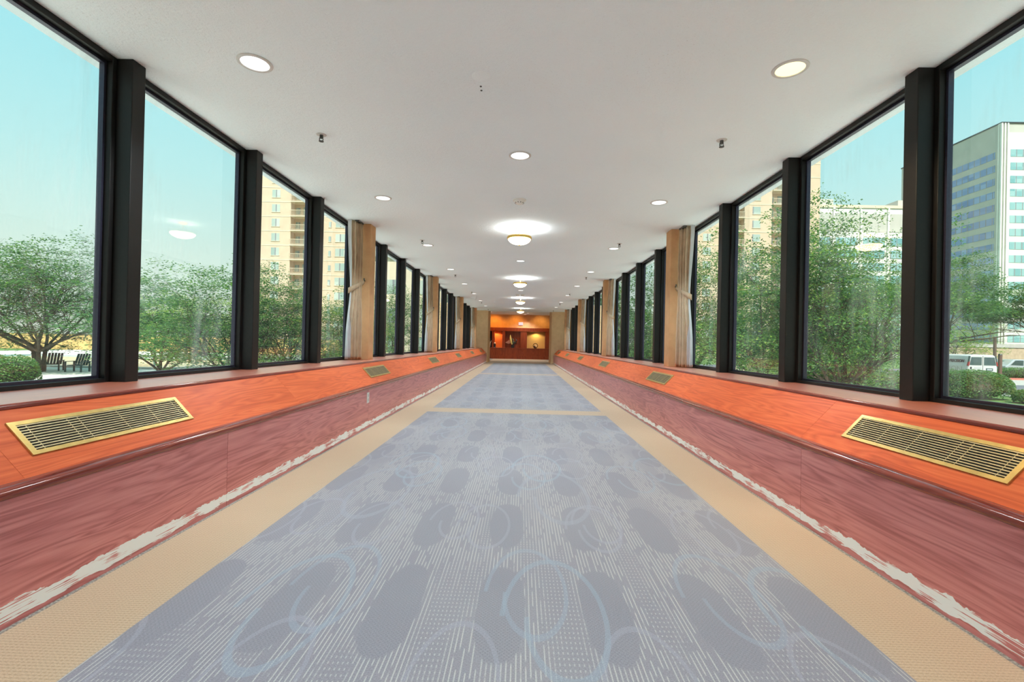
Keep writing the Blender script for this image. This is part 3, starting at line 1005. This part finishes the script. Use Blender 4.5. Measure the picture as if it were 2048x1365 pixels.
MB().tube([(-.02, 0, 0), (0, 0, .25), (-.06, 0, .42), (.0, 0, .52)], [.012, .018, .03, .012], 8).tube([(0, 0, .25), (.06, 0, .42)], .014, 8).build('figure', M['white'], t, smooth=True)
MB().lathe([(.0001, 0), (.05, 0), (.05, .015), (.0001, .015)], 16).build('base', M['black'], t)

# ------------------------------------------------------------------ the grounds outside
struct(MB().box(-400, 400, -60, 600, GZ - .3, GZ - .02).build('ground', M['grass']))
struct(MB().box(-60, -21, 20, 75, GZ - .02, GZ).build('path_pool_deck', M['deck']))
struct(MB().box(25.4, 90, 23.4, 25.8, GZ - .02, GZ + .01).build('path_right', M['concrete']))
struct(MB().box(2.42, 9.5, -30, 26, GZ - .02, GZ + .012).build('bounce_paving_right', M['deck']))  # pale strip added to bounce sunlight up to the corridor ceiling
struct(MB().box(-19, -2.42, -30, 34, GZ - .02, GZ + .012).build('path_left_strip', M['deck']))  # bright ground, spread wide to bounce sunlight up to the ceiling
struct(MB().box(12, 21.6, 18.4, 21.2, GZ - .02, GZ + .01).build('path_right_front', M['concrete']))
struct(MB().box(14, 120, 25.8, 33.8, GZ - .02, GZ + .004).build('road', M['asphalt']))
struct(MB().box(14, 120, 33.8, 40.5, GZ - .02, GZ + .006).build('road_apron', M['concrete']))
struct(MB().box(37.6, 120, 40.5, 40.9, GZ - .02, GZ + .15).build('trim_91', M['redcurb']))
struct(MB().box(20, 140, 44.5, 60, GZ - .02, GZ + .02).build('road_parking', M['asphalt']))

# pool
t = thing('swimming_pool', 'turquoise swimming pool beyond the left trees', 'swimming pool', (-33, 37, GZ))
MB().box(-14, 10, -7, 7, -.01, .03).build('water', M['water'], t)
c = MB()
c.box(-14.5, 10.5, -7.5, -7, -.01, .10).box(-14.5, 10.5, 7, 7.5, -.01, .10).box(-14.5, -14, -7, 7, -.01, .10).box(10, 10.5, -7, 7, -.01, .10)
c.build('coping', M['concrete'], t)
t = thing('yard_wall', 'ochre boundary wall beyond the pool on the left', 'wall', (-50, 62, GZ))
MB().box(-30, 38, 0, .4, 0, 2.1).build('wall_face', M['ochre'], t)
MB().box(-30, 38, -.06, .46, 2.1, 2.2).build('coping', M['concrete'], t)

def patio_chair(lab, loc, rz):
    t = thing('patio_chair', lab, 'chair', loc, rz, 'dark slatted chairs by the pool')
    for i in range(5):
        x = -.28 + .14 * i
        vs = []
        MBs = MB()
        for x0 in (x - .05, x + .05):
            for y, z in ((.22, .38), (.50, 1.02), (.54, 1.01), (.26, .36)): vs.append((x0, y, z))
        MBs.add(vs, [(0, 1, 2, 3), (7, 6, 5, 4), (0, 4, 5, 1), (1, 5, 6, 2), (2, 6, 7, 3), (3, 7, 4, 0)]).build('back_slat', M['slatdark'], t)
    MB().box(-.32, .32, -.35, .28, .36, .40).build('seat', M['slatdark'], t)
    for sx in (-1, 1):
        MB().box(sx * .34, sx * .44, -.42, .40, .58, .61).build('arm', M['slatdark'], t)
        MB().box(sx * .36, sx * .42, -.40, -.32, 0, .58).build('leg', M['slatdark'], t)
        MB().box(sx * .36, sx * .42, .28, .36, 0, .58).build('leg', M['slatdark'], t)
    return t
patio_chair('dark slatted patio chair by the pool, left of two', (-27.3, 26.8, GZ), .5)
patio_chair('dark slatted patio chair by the pool, right of two', (-25.4, 26.4, GZ), .2)
t = thing('patio_table', 'small teal round pedestal table at the pool edge', 'table', (-23.6, 26.2, GZ))
MB().lathe([(.0001, .70), (.55, .70), (.56, .72), (.55, .74), (.0001, .745)], 28).build('table_top', M['teal'], t, smooth=True)
MB().tube([(0, 0, .02), (0, 0, .70)], .04, 10).build('pedestal', M['teal'], t, smooth=True)
MB().lathe([(.0001, 0), (.25, 0), (.24, .03), (.0001, .04)], 20).build('foot', M['teal'], t, smooth=True)

# ---- trees: trunk and limbs, then individual leaves in layered sprays
def tree_meshes(seed, height=5.0, R=2.5, nleaf=9000, lsize=.075, low=.22, trunks=1, nsp=.46):
    rnd = random.Random(seed)
    wood_ = MB()
    tips = []
    def limb(p, d, length, r, depth):
        n = 5
        pts, rr = [p.copy()], [r]
        q = p.copy()
        dd = d.copy()
        for i in range(n):
            dd = (dd + Vector((rnd.uniform(-.22, .22), rnd.uniform(-.22, .22), rnd.uniform(-.14, .10)))).normalized()
            q = q + dd * (length / n)
            pts.append(q.copy())
            rr.append(r * (1 - .75 * (i + 1) / n) + .004)
            if depth < 3 and i >= 1:
                for _ in range(2 if depth < 2 else 1):
                    a = rnd.uniform(0, 2 * PI)
                    sd = (dd * .65 + Vector((math.cos(a), math.sin(a), rnd.uniform(-.15, .35))) * .75).normalized()
                    limb(q, sd, length * rnd.uniform(.42, .62), rr[-1] * .6, depth + 1)
        if depth < 3: wood_.tube(pts, [x * (1, .7, .5)[depth] for x in rr], 7 if depth < 2 else 4, cap=False)
        for i in ((3, 5) if depth else (5,)): tips.append((pts[i].copy(), depth))
    for tr in range(trunks):
        off = Vector((rnd.uniform(-.25, .25), rnd.uniform(-.25, .25), 0)) if trunks > 1 else Vector()
        h0 = height * low
        lean = Vector((off.x * 1.2, off.y * 1.2, 1)).normalized()
        top = off + lean * h0
        wood_.tube([off + Vector((0, 0, -.05)), off + lean * h0 * .5, top], [.12, .085, .075], 9)
        for k in range(6 if trunks == 1 else 4):
            a = 2 * PI * (k + rnd.uniform(-.3, .3)) / (6 if trunks == 1 else 4)
            up = rnd.uniform(.35, 1.3)
            d = Vector((math.cos(a), math.sin(a), up)).normalized()
            limb(top, d, R * rnd.uniform(.8, 1.05) * (1 + .25 * up), .055, 0)
        limb(top, Vector((0, 0, 1)), height * .55, .06, 0)
    zmax = max(p[0].z for p in tips)
    k = height / zmax
    rs = sorted(math.hypot(p[0].x, p[0].y) for p in tips)
    kr = R / rs[int(len(rs) * .96)]
    def scl(L_): return [(v[0] * kr, v[1] * kr, v[2] * k) for v in L_]
    # foliage: flat layered sprays, each many leaves, round the ends of the twigs
    cent = [Vector((p[0].x * kr, p[0].y * kr, p[0].z * k)) for p in tips]
    rnd.shuffle(cent)
    keep = []
    for c in cent:
        if c.z < height * low * .95: continue
        if all((c - q).length > nsp for q in keep): keep.append(c)
    vs, fs = [], []
    per = max(20, nleaf // max(1, len(keep)))
    for c in keep:
        rx, ry, tilt = rnd.uniform(.34, .60), rnd.uniform(.28, .5), rnd.uniform(0, PI)
        th = rnd.uniform(.05, .11)
        for _ in range(per):
            a, r = rnd.uniform(0, 2 * PI), rnd.random() ** .55
            lx, ly = math.cos(a) * r * rx, math.sin(a) * r * ry
            p = c + Vector((lx * math.cos(tilt) - ly * math.sin(tilt), lx * math.sin(tilt) + ly * math.cos(tilt), rnd.gauss(0, th) - .16 * r * r))
            az = rnd.uniform(0, 2 * PI)
            L = lsize * rnd.uniform(.7, 1.35)
            W = L * .58
            dr = Vector((math.cos(az), math.sin(az), rnd.uniform(-.6, .2))).normalized()
            sd = dr.cross(Vector((rnd.uniform(-.5, .5), rnd.uniform(-.5, .5), 1))).normalized()
            o = len(vs)
            vs += [p - dr * L * .5, p + sd * W * .5, p + dr * L * .5, p - sd * W * .5]
            fs.append((o, o + 1, o + 2, o + 3))
    me1 = bpy.data.meshes.new('tree_wood')
    me1.from_pydata(scl(wood_.v), [], wood_.f)
    me1.polygons.foreach_set('use_smooth', [True] * len(me1.polygons))
    me2 = bpy.data.meshes.new('tree_leaves')
    me2.from_pydata([tuple(p) for p in vs], [], fs)
    me1.materials.append(M['bark'])
    return me1, me2
def tree(protos, lab, loc, h, r, rz, group, light=False, name='tree'):
    """protos: (wood, leaves, height, radius)"""
    w, l, ph, pr = protos
    t = thing(name, lab, 'tree', loc, rz, group)
    t.scale = (r / pr, r / pr, h / ph)
    for nm, me in (('trunk', w), ('foliage', l)):
        o = bpy.data.objects.new(nm, me)
        COL.objects.link(o)
        o.parent = t
    return t
def proto(seed, mats, **kw):
    w, l = tree_meshes(seed, **kw)
    l.materials.append(mats)
    return (w, l, kw.get('height', 5.0), kw.get('R', 2.5))
PA = proto(3, M['leaf'], nleaf=30000, trunks=3, low=.16)
PB = proto(11, M['leaf'], nleaf=30000, low=.24)
PC = proto(23, M['leaf'], nleaf=30000, trunks=2, low=.2)
PE = proto(53, M['leaf'], nleaf=30000, low=.66)
PL = proto(31, M['leaf_light'], nleaf=9000, lsize=.12, nsp=.5)
PD = proto(41, M['leaf'], nleaf=12000, lsize=.12, low=.18, nsp=.5)
LT = 'trees outside the left windows'
RT = 'trees outside the right windows'
for p, lab, x, y, h, r, rz, g in (
    (PA, 'large spreading tree with several trunks beside the pool, at the left edge', -26.8, 25.6, 8.0, 4.6, .3, LT),
    (PB, 'dark tree at the far left edge of the nearest left window', -31.5, 25.0, 8.6, 4.4, 2.0, LT),
    (PC, 'bushy green tree close to the second left window, right part of the pane', -8.9, 14.0, 4.8, 2.5, 1.1, LT),
    (PD, 'lower dark tree behind the second left window, left part of the pane', -13.6, 17.5, 4.6, 2.6, .2, LT),
    (PA, 'green tree in front of the apartment tower, in the third left window', -7.5, 15.0, 4.5, 2.0, 2.6, LT),
    (PB, 'leafy tree in the fourth left window beside the first curtain', -6.6, 17.3, 4.3, 2.0, .8, LT),
    (PC, 'tree beyond the nearest left pillar, seen between mullions', -6.3, 22.5, 5.2, 2.4, 2.2, LT),
    (PL, 'sunny yellow-green tree far behind the second left window', -36.5, 46.0, 7.0, 4.2, 0, LT),
    (PL, 'sunny yellow-green tree far behind the third left window', -24.5, 44.0, 6.5, 4.0, 1.0, LT),
    (PD, 'dark tree beyond the ochre wall on the far left', -58.0, 66.0, 9.5, 5.5, .4, LT),
    (PL, 'pale tree beyond the pool between the far left trees', -45.0, 66.0, 8.0, 5.0, 1.6, LT),
    (PB, 'tall tree filling the third right window from its bottom up', 7.3, 14.2, 6.5, 2.5, .5, RT),
    (PA, 'tall airy tree rising above the others in the second right window', 8.6, 12.6, 6.6, 2.0, 1.7, RT),
    (PC, 'dense tree in the right window beside the nearest curtain', 7.4, 19.5, 7.0, 2.7, 2.9, RT),
    (PB, 'tree at the right part of the second right window, against the grey office', 10.1, 16.4, 5.8, 1.9, 1.2, RT),
    (PL, 'bright yellow-green tree behind the second right window', 15.6, 23.6, 4.4, 2.2, .6, RT),
    (PE, 'spreading tree above the parked van in the nearest right window', 18.5, 20.6, 6.5, 2.9, 2.2, RT),
    (PE, 'spreading tree at the right edge of the photo in the nearest right window', 27.5, 24.6, 6.6, 3.2, .9, RT),
    (PL, 'pale green tree behind the van near the tan wall', 43.0, 47.5, 5.4, 3.6, .9, RT),
    (PD, 'dark tree beyond the nearest right pillar, seen between mullions', 6.0, 24.0, 6.0, 2.5, 0, RT),
    (PD, 'dark tree beyond the second right pillar, seen between mullions', 6.2, 31.5, 6.4, 2.8, 1.5, RT),
    (PD, 'dark tree in front of the right apartment tower', 16.0, 33.0, 7.4, 4.0, 2.5, RT),
    (PD, 'green tree in front of the grey office block', 27.0, 38.0, 7.0, 4.2, 1.0, RT),
):
    tree(p, lab, (x, y, GZ), h, r, rz, g)

# ---- clipped hedges: leaves over a low mounded body
def hedge_mesh(seed, lx, ly, h, n):
    rnd = random.Random(seed)
    vs, fs = [], []
    for _ in range(n):
        th, ph = rnd.uniform(0, 2 * PI), math.acos(rnd.random())
        r = 1 - .10 * rnd.random() ** 2 + .05 * math.sin(3 * th + 2 * ph)
        e = lambda v, k=.6: math.copysign(abs(v) ** k, v)
        c = Vector((lx * r * e(math.sin(ph)) * e(math.cos(th), .8), ly * r * e(math.sin(ph)) * e(math.sin(th), .8), .05 + h * r * e(math.cos(ph))))
        az = rnd.uniform(0, 2 * PI)
        L = .085 * rnd.uniform(.7, 1.4)
        dr = Vector((math.cos(az), math.sin(az), rnd.uniform(-.6, .8))).normalized()
        sd = dr.cross(Vector((rnd.uniform(-1, 1), rnd.uniform(-1, 1), 1))).normalized()
        o = len(vs)
        vs += [c - dr * L * .5, c + sd * L * .28, c + dr * L * .5, c - sd * L * .28]
        fs.append((o, o + 1, o + 2, o + 3))
    return MB().add(vs, fs)
def hedge(lab, loc, lx, ly, h, seed, rz=0.0, n=9000):
    t = thing('clipped_hedge', lab, 'hedge', loc, rz)
    b = MB()
    b.ball((0, 0, h * .42), lx * .93, ly * .93, h * .5, 24, 14)
    b.build('branch_core', plain('shaded_hedge_twigs', (.05, .055, .03), .9, 0, .4, 12), t, smooth=True)
    hedge_mesh(seed, lx, ly, h, n).build('foliage', M['leaf_hedge'], t)
    return t
hedge('rounded clipped hedge below the parked van in the nearest right window', (22.0, 23.6, GZ), 1.9, 1.1, 1.30, 1, -.12, 14000)
hedge('low green hedge right of the rounded hedge, at the edge of the photo', (23.3, 21.5, GZ), .95, .5, .55, 2, 0, 5000)
hedge('dark hedge low in the second right window', (11.5, 16.8, GZ), 3.4, .9, 1.5, 3, .2)
hedge('hedge in front of the silver car in the nearest right window', (46.4, 42.8, GZ), 4.2, .9, .95, 4, 0, 7000)
hedge('low hedge under the second left window', (-9.0, 11.4, GZ), 2.6, .8, 1.1, 5, .3)
hedge('low hedge under the third left window', (-5.6, 14.4, GZ), 1.5, .7, 1.0, 6, .1)
hedge('rounded shrub at the lower left edge of the nearest left window', (-21.2, 18.6, GZ), 1.5, 1.0, 1.2, 7, 0, 5000)

# ---- white van
v = thing('white_van', 'white cargo van with dark lettering parked behind the rounded hedge', 'van', (34.85, 35.9, GZ + .01), -.10)
HW = 1.0
def section(y, zr, w=HW, wt=.86): return [(-w, y, .42), (w, y, .42), (w, y, 1.25), (wt, y, zr - .10), (wt - .14, y, zr), (-wt + .14, y, zr), (-wt, y, zr - .10), (-w, y, 1.25)]
secs = [section(0, 2.05, .96, .82), section(.06, 2.08), section(1.2, 2.10), section(3.9, 2.08), section(4.35, 1.62, .99, .84), section(5.5, 1.12, .95, .80)]
secs[-1] = [(x, y, min(z, 1.12)) for x, y, z in secs[-1]]
vs = [p for s_ in secs for p in s_]
fs = [tuple(range(7, -1, -1)), tuple(range(len(vs) - 8, len(vs)))]
fs = [tuple(range(8)), tuple(range(len(vs) - 1, len(vs) - 9, -1))]
for i in range(len(secs) - 1):
    for k in range(8): fs.append((i * 8 + k, (i + 1) * 8 + k, (i + 1) * 8 + (k + 1) % 8, i * 8 + (k + 1) % 8))
MB().add(vs, fs).build('body', M['vanwhite'], v, bevel=.03)
for s in (-1, 1):
    MB().prism([(s * .08, 1.30), (s * .90, 1.30), (s * .78, 1.90), (s * .08, 1.90)], -.020, .03).build('rear_window', M['carglass'], v, bevel=.008)
    MB().prism([(s * .945, 1.22), (s * 1.015, 1.22), (s * .905, 1.98), (s * .835, 1.98)], -.03, .10).build('tail_lamp', M['carglass'], v, bevel=.01)
    MB().prism([(s * .943, 1.24), (s * 1.02, 1.24), (s * .965, 1.56), (s * .89, 1.56)], -.036, .11).build('red_lens', M['redlens'], v, bevel=.008)
    for y in (1.15, 4.55):
        w = MB()
        pts = [(.0001, -.12), (.30, -.12), (.36, -.09), (.36, .09), (.30, .12), (.0001, .12)]
        w.lathe(pts, 24)
        w.v = [(p[2] + s * .90, p[0] + y, p[1] + .36) for p in w.v]
        o = w.build('wheel', M['tire'], v, smooth=True)
        hb = MB().lathe([(.0001, -.125), (.18, -.125), (.18, .125), (.0001, .125)], 16)
        hb.v = [(p[2] + s * .90, p[0] + y, p[1] + .36) for p in hb.v]
        hb.build('hub', M['trim'], o)
    MB().box(s * .905, s * .93, 4.30, 4.9, 1.25, 1.52).build('side_window', M['carglass'], v)
MB().box(-.012, .012, -.012, .02, .55, 1.98).build('door_seam', M['steel'], v)
MB().box(-.98, .98, -.16, .05, .38, .56).build('rear_bumper', M['steel'], v, bevel=.02)
MB().box(.22, .68, -.022, .02, .88, 1.08).build('number_plate', M['carglass'], v, bevel=.004)
MB().box(.28, .62, -.026, .0, .93, 1.03).build('plate_face', M['silver'], v)
MB().box(-.86, -.76, -.03, .02, 1.0, 1.16).build('door_handle', M['steel'], v)
MB().box(-.60, -.12, -.014, .02, 1.06, 1.11).build('door_badge_strip', M['silver'], v)
tilt = math.atan2(.14, .75)
text_mesh('lettering', 'PRECISION', .30, M['ink'], v, (-.985, 1.10, 1.58), (PI / 2 - tilt, 0, -PI / 2), .006, .95, .15, .012)
text_mesh('lettering', 'TION', .56, M['greyink'], v, (-1.004, 1.35, .95), (PI / 2, 0, -PI / 2), .004, 1.25)

# ---- silver car
c = thing('silver_car', 'silver car parked behind the van at the right edge', 'car', (48.4, 46.2, GZ + .03), 0)
body = [(-2.3, .35), (2.3, .35), (2.33, .75), (2.1, .98), (1.35, 1.05), (.75, 1.52), (.2, 1.66), (-1.5, 1.66), (-2.05, 1.15), (-2.3, 1.0)]
MB().prism(body, -.9, .9).build('body', M['silver'], c, bevel=.06)
MB().prism([(1.15, 1.08), (.66, 1.48), (.12, 1.58), (-.55, 1.58), (-.55, 1.08)], -.915, .915).build('front_side_window', M['carglass'], c, bevel=.01)
MB().prism([(-.65, 1.08), (-.65, 1.58), (-1.40, 1.57), (-1.85, 1.12)], -.915, .915).build('rear_side_window', M['carglass'], c, bevel=.01)
for x in (-1.45, 1.45):
    for s in (-1, 1):
        w = MB().lathe([(.0001, -.11), (.29, -.11), (.34, -.08), (.34, .08), (.29, .11), (.0001, .11)], 24)
        w.v = [(p[0] + x, p[2] + s * .82, p[1] + .34) for p in w.v]
        w.build('wheel', M['tire'], c, smooth=True)
MB().box(2.20, 2.36, -.8, .8, .62, .78).build('headlamp_strip', M['trim'], c, bevel=.02)

t = thing('sign_post', 'tall thin brown pole behind the parked van', 'pole', (39.4, 39.6, GZ))
MB().tube([(0, 0, 0), (0, 0, 3.6)], .11, 12).build('pole', plain('brown_painted_steel', (.12, .075, .055), .6), t, smooth=True)
MB().lathe([(.0001, 0), (.22, 0), (.22, .12), (.14, .16), (.0001, .16)], 16).build('base', M['concrete'], t)
t = thing('bollard', 'short brown post in front of the silver car', 'post', (41.45, 41.2, GZ))
MB().tube([(0, 0, 0), (0, 0, 2.1)], .14, 12).build('post', plain('brown_bollard_paint', (.14, .08, .06), .6), t, smooth=True)
MB().lathe([(.0001, 2.1), (.15, 2.1), (.12, 2.18), (.0001, 2.2)], 16).build('cap', M['steel'], t, smooth=True)
t = thing('garden_wall', 'tan masonry wall across the car park behind the van', 'wall', (62, 61, GZ))
MB().box(-12, 60, 0, .6, 0, 3.0).build('wall_face', M['tanwall'], t)
MB().box(-12, 60, -.1, .7, 3.0, 3.5).build('parapet', M['concrete'], t)
t = thing('cream_boards', 'short cream fence standing in for a pale patch low in the third right window', 'boards', (9.6, 19.5, GZ))  # boards put in for a cream patch of reflection and yard
for i in range(9): MB().box(-1.0 + .25 * i, -.80 + .25 * i, 0, .04, .1, 1.55).build('board', M['band'], t)
MB().box(-1.05, 1.25, .04, .09, .4, .5).build('rail', M['band'], t)

# ---- buildings
def apartment(nm, lab, x0, x1, y, depth, floors, cols, fh=2.82, first=.6):
    """cols: list of (kind, x centre, width)"""
    t = thing(nm, lab, 'building', ((x0 + x1) / 2, y, GZ))
    ox = (x0 + x1) / 2
    H = first + floors * fh + 1.5
    w = MB()
    bays = sorted([(c[1] - c[2] / 2 - ox, c[1] + c[2] / 2 - ox) for c in cols if c[0] == 'balcony'])
    e = x0 - ox
    for a, b_ in bays:
        w.box(e, a, 0, depth, 0, H)
        w.box(a, b_, 1.6, depth, 0, H)
        e = b_
    w.box(e, x1 - ox, 0, depth, 0, H)
    w.build('brick_wall', M['tanbrick'], t)
    n = MB()
    for i in range(floors + 1):
        z = first + i * fh - .18
        n.box(x0 - ox - .04, x1 - ox + .04, -.05, -.0, z, z + .16)
    n.build('floor_bands', M['band'], t)
    for i in range(floors):
        z = first + i * fh
        for kind, cx, wd in cols:
            a, b_ = cx - wd / 2 - ox, cx + wd / 2 - ox
            if kind == 'balcony':
                s_ = MB().box(a, b_, -.5, 1.6, z - .18, z).build('balcony_slab', M['band'], t)
                r = MB().box(a, b_, -.5, -.44, z + 1.0, z + 1.1).box(a, b_, -.5, -.44, z + .1, z + .18)
                k = a + .06
                while k < b_:
                    r.box(k, k + .05, -.49, -.45, z + .18, z + 1.0)
                    k += .22
                r.build('railing', M['balcony'], s_)
                MB().box(a + wd * .45, b_ - .25, 1.54, 1.60, z + .05, z + 2.15).build('balcony_door', M['pane_curtain'], t)
                MB().box(a + .25, a + wd * .28, 1.54, 1.60, z + .7, z + 2.0).build('balcony_window', M['pane_curtain'], t)
            else:
                hh = 1.5 if kind == 'window' else 1.05
                MB().box(a, b_, -.03, .05, z + .75, z + .75 + hh).build('window', M['pane_curtain'], t)
                MB().box(a - .08, b_ + .08, -.10, .0, z + .66, z + .75).build('window_sill', M['band'], t)
    return t
apartment('apartment_tower', 'tall tan brick apartment tower with balconies outside the left windows', -54.8, -20, 90, 22, 13,
          [('window', -48.2, 1.6), ('balcony', -43.3, 3.9), ('small', -37.5, .5), ('window', -34.9, 3.0), ('window', -29, 1.6), ('balcony', -24, 3.8)])
apartment('apartment_tower', 'tan brick apartment tower rising behind the right-hand trees', 33, 60.1, 96, 20, 17,
          [('window', 37.5, 1.6), ('balcony', 43, 4.0), ('window', 47.4, 1.6), ('balcony', 52.6, 4.2)])
t = thing('cream_annex', 'plain cream building seen past the nearest left pillar', 'building', (-14.5, 52, GZ))
MB().box(-5, 6, 0, 10, 0, 11.5).build('wall_face', M['band'], t)
MB().box(-5.4, 6.4, -.4, 10.4, 11.5, 12.1).build('roof_slab', M['officestone'], t)
for i in range(3):
    for k in range(3): MB().box(-3.8 + 3.2 * k, -2.0 + 3.2 * k, -.04, .05, 1.0 + 3.2 * i, 2.6 + 3.2 * i).build('window', M['pane_curtain'], t)

t = thing('office_tower', 'tall grey office tower with ribbon windows outside the nearest right window', 'building', (130.0, 130, GZ))
TH = 65.2
MB().box(0, 52, 0, 33.5, 0, TH).build('stone_wall', M['officestone'], t)
MB().box(1.6, 52.05, -.12, 0, 0, TH - 2.5).build('lit_facing', M['officelight'], t)  # paler sheet on the sunny side, sunlight put into its colour
p = MB()
for x in (-.25, .55, 1.35): p.box(x, x + .35, -.35, .1, 0, TH)
p.box(-.25, .1, .3, .7, 0, TH)
p.build('corner_piers', M['officelight'], t)
MB().box(-.15, 52.2, -.25, 33.7, TH, TH + .35).build('roof_edge', M['steel'], t)
for i in range(15):
    z = TH - 9.2 - 3.62 * i
    if z < 4: break
    for a, b_ in ((1.6, 15.0), (17.6, 31.5)): MB().box(-.08, .05, a, b_, z, z + 1.9).build('window', M['pane_blue'], t)
    for a, b_ in ((2.4, 12.5), (14.2, 25), (27, 38)): MB().box(a, b_, -.20, -.05, z + .1, z + 2.1).build('window', M['pane_teal'], t)
MB().box(-.06, .05, 16.0, 16.3, 0, TH).build('wall_joint', M['steel'], t)

t = thing('office_block', 'long grey office block with a flat roof behind the second right window', 'building', (92, 152, GZ))
MB().box(-10, 37, 0, 20, 0, 48).build('stone_wall', M['officelight'], t)
MB().box(-10.3, 37, -.3, 20.3, 48, 48.9).build('roof_edge', M['band'], t)
p = MB()
for x in (-10, -1.4, 7.2, 15.8, 24.4, 33): p.box(x, x + .6, -.5, 0, 0, 48)
p.build('pilasters', M['officelight'], t)
MB().box(-9.4, 36.5, -.12, 0, 40.4, 46.2).build('blank_panel', M['officestone'], t)
for i in range(9):
    z = 36.0 - 4.0 * i
    for x in (-10, -1.4, 7.2, 15.8, 24.4): MB().box(x + 1.2, x + 8.0, -.2, .05, z, z + 2.4).build('window', M['pane_teal'], t)
for x in (4, 31): MB().box(x, x + 6, 4, 12, 48.9, 52).build('rooftop_plant', M['officestone'], t)
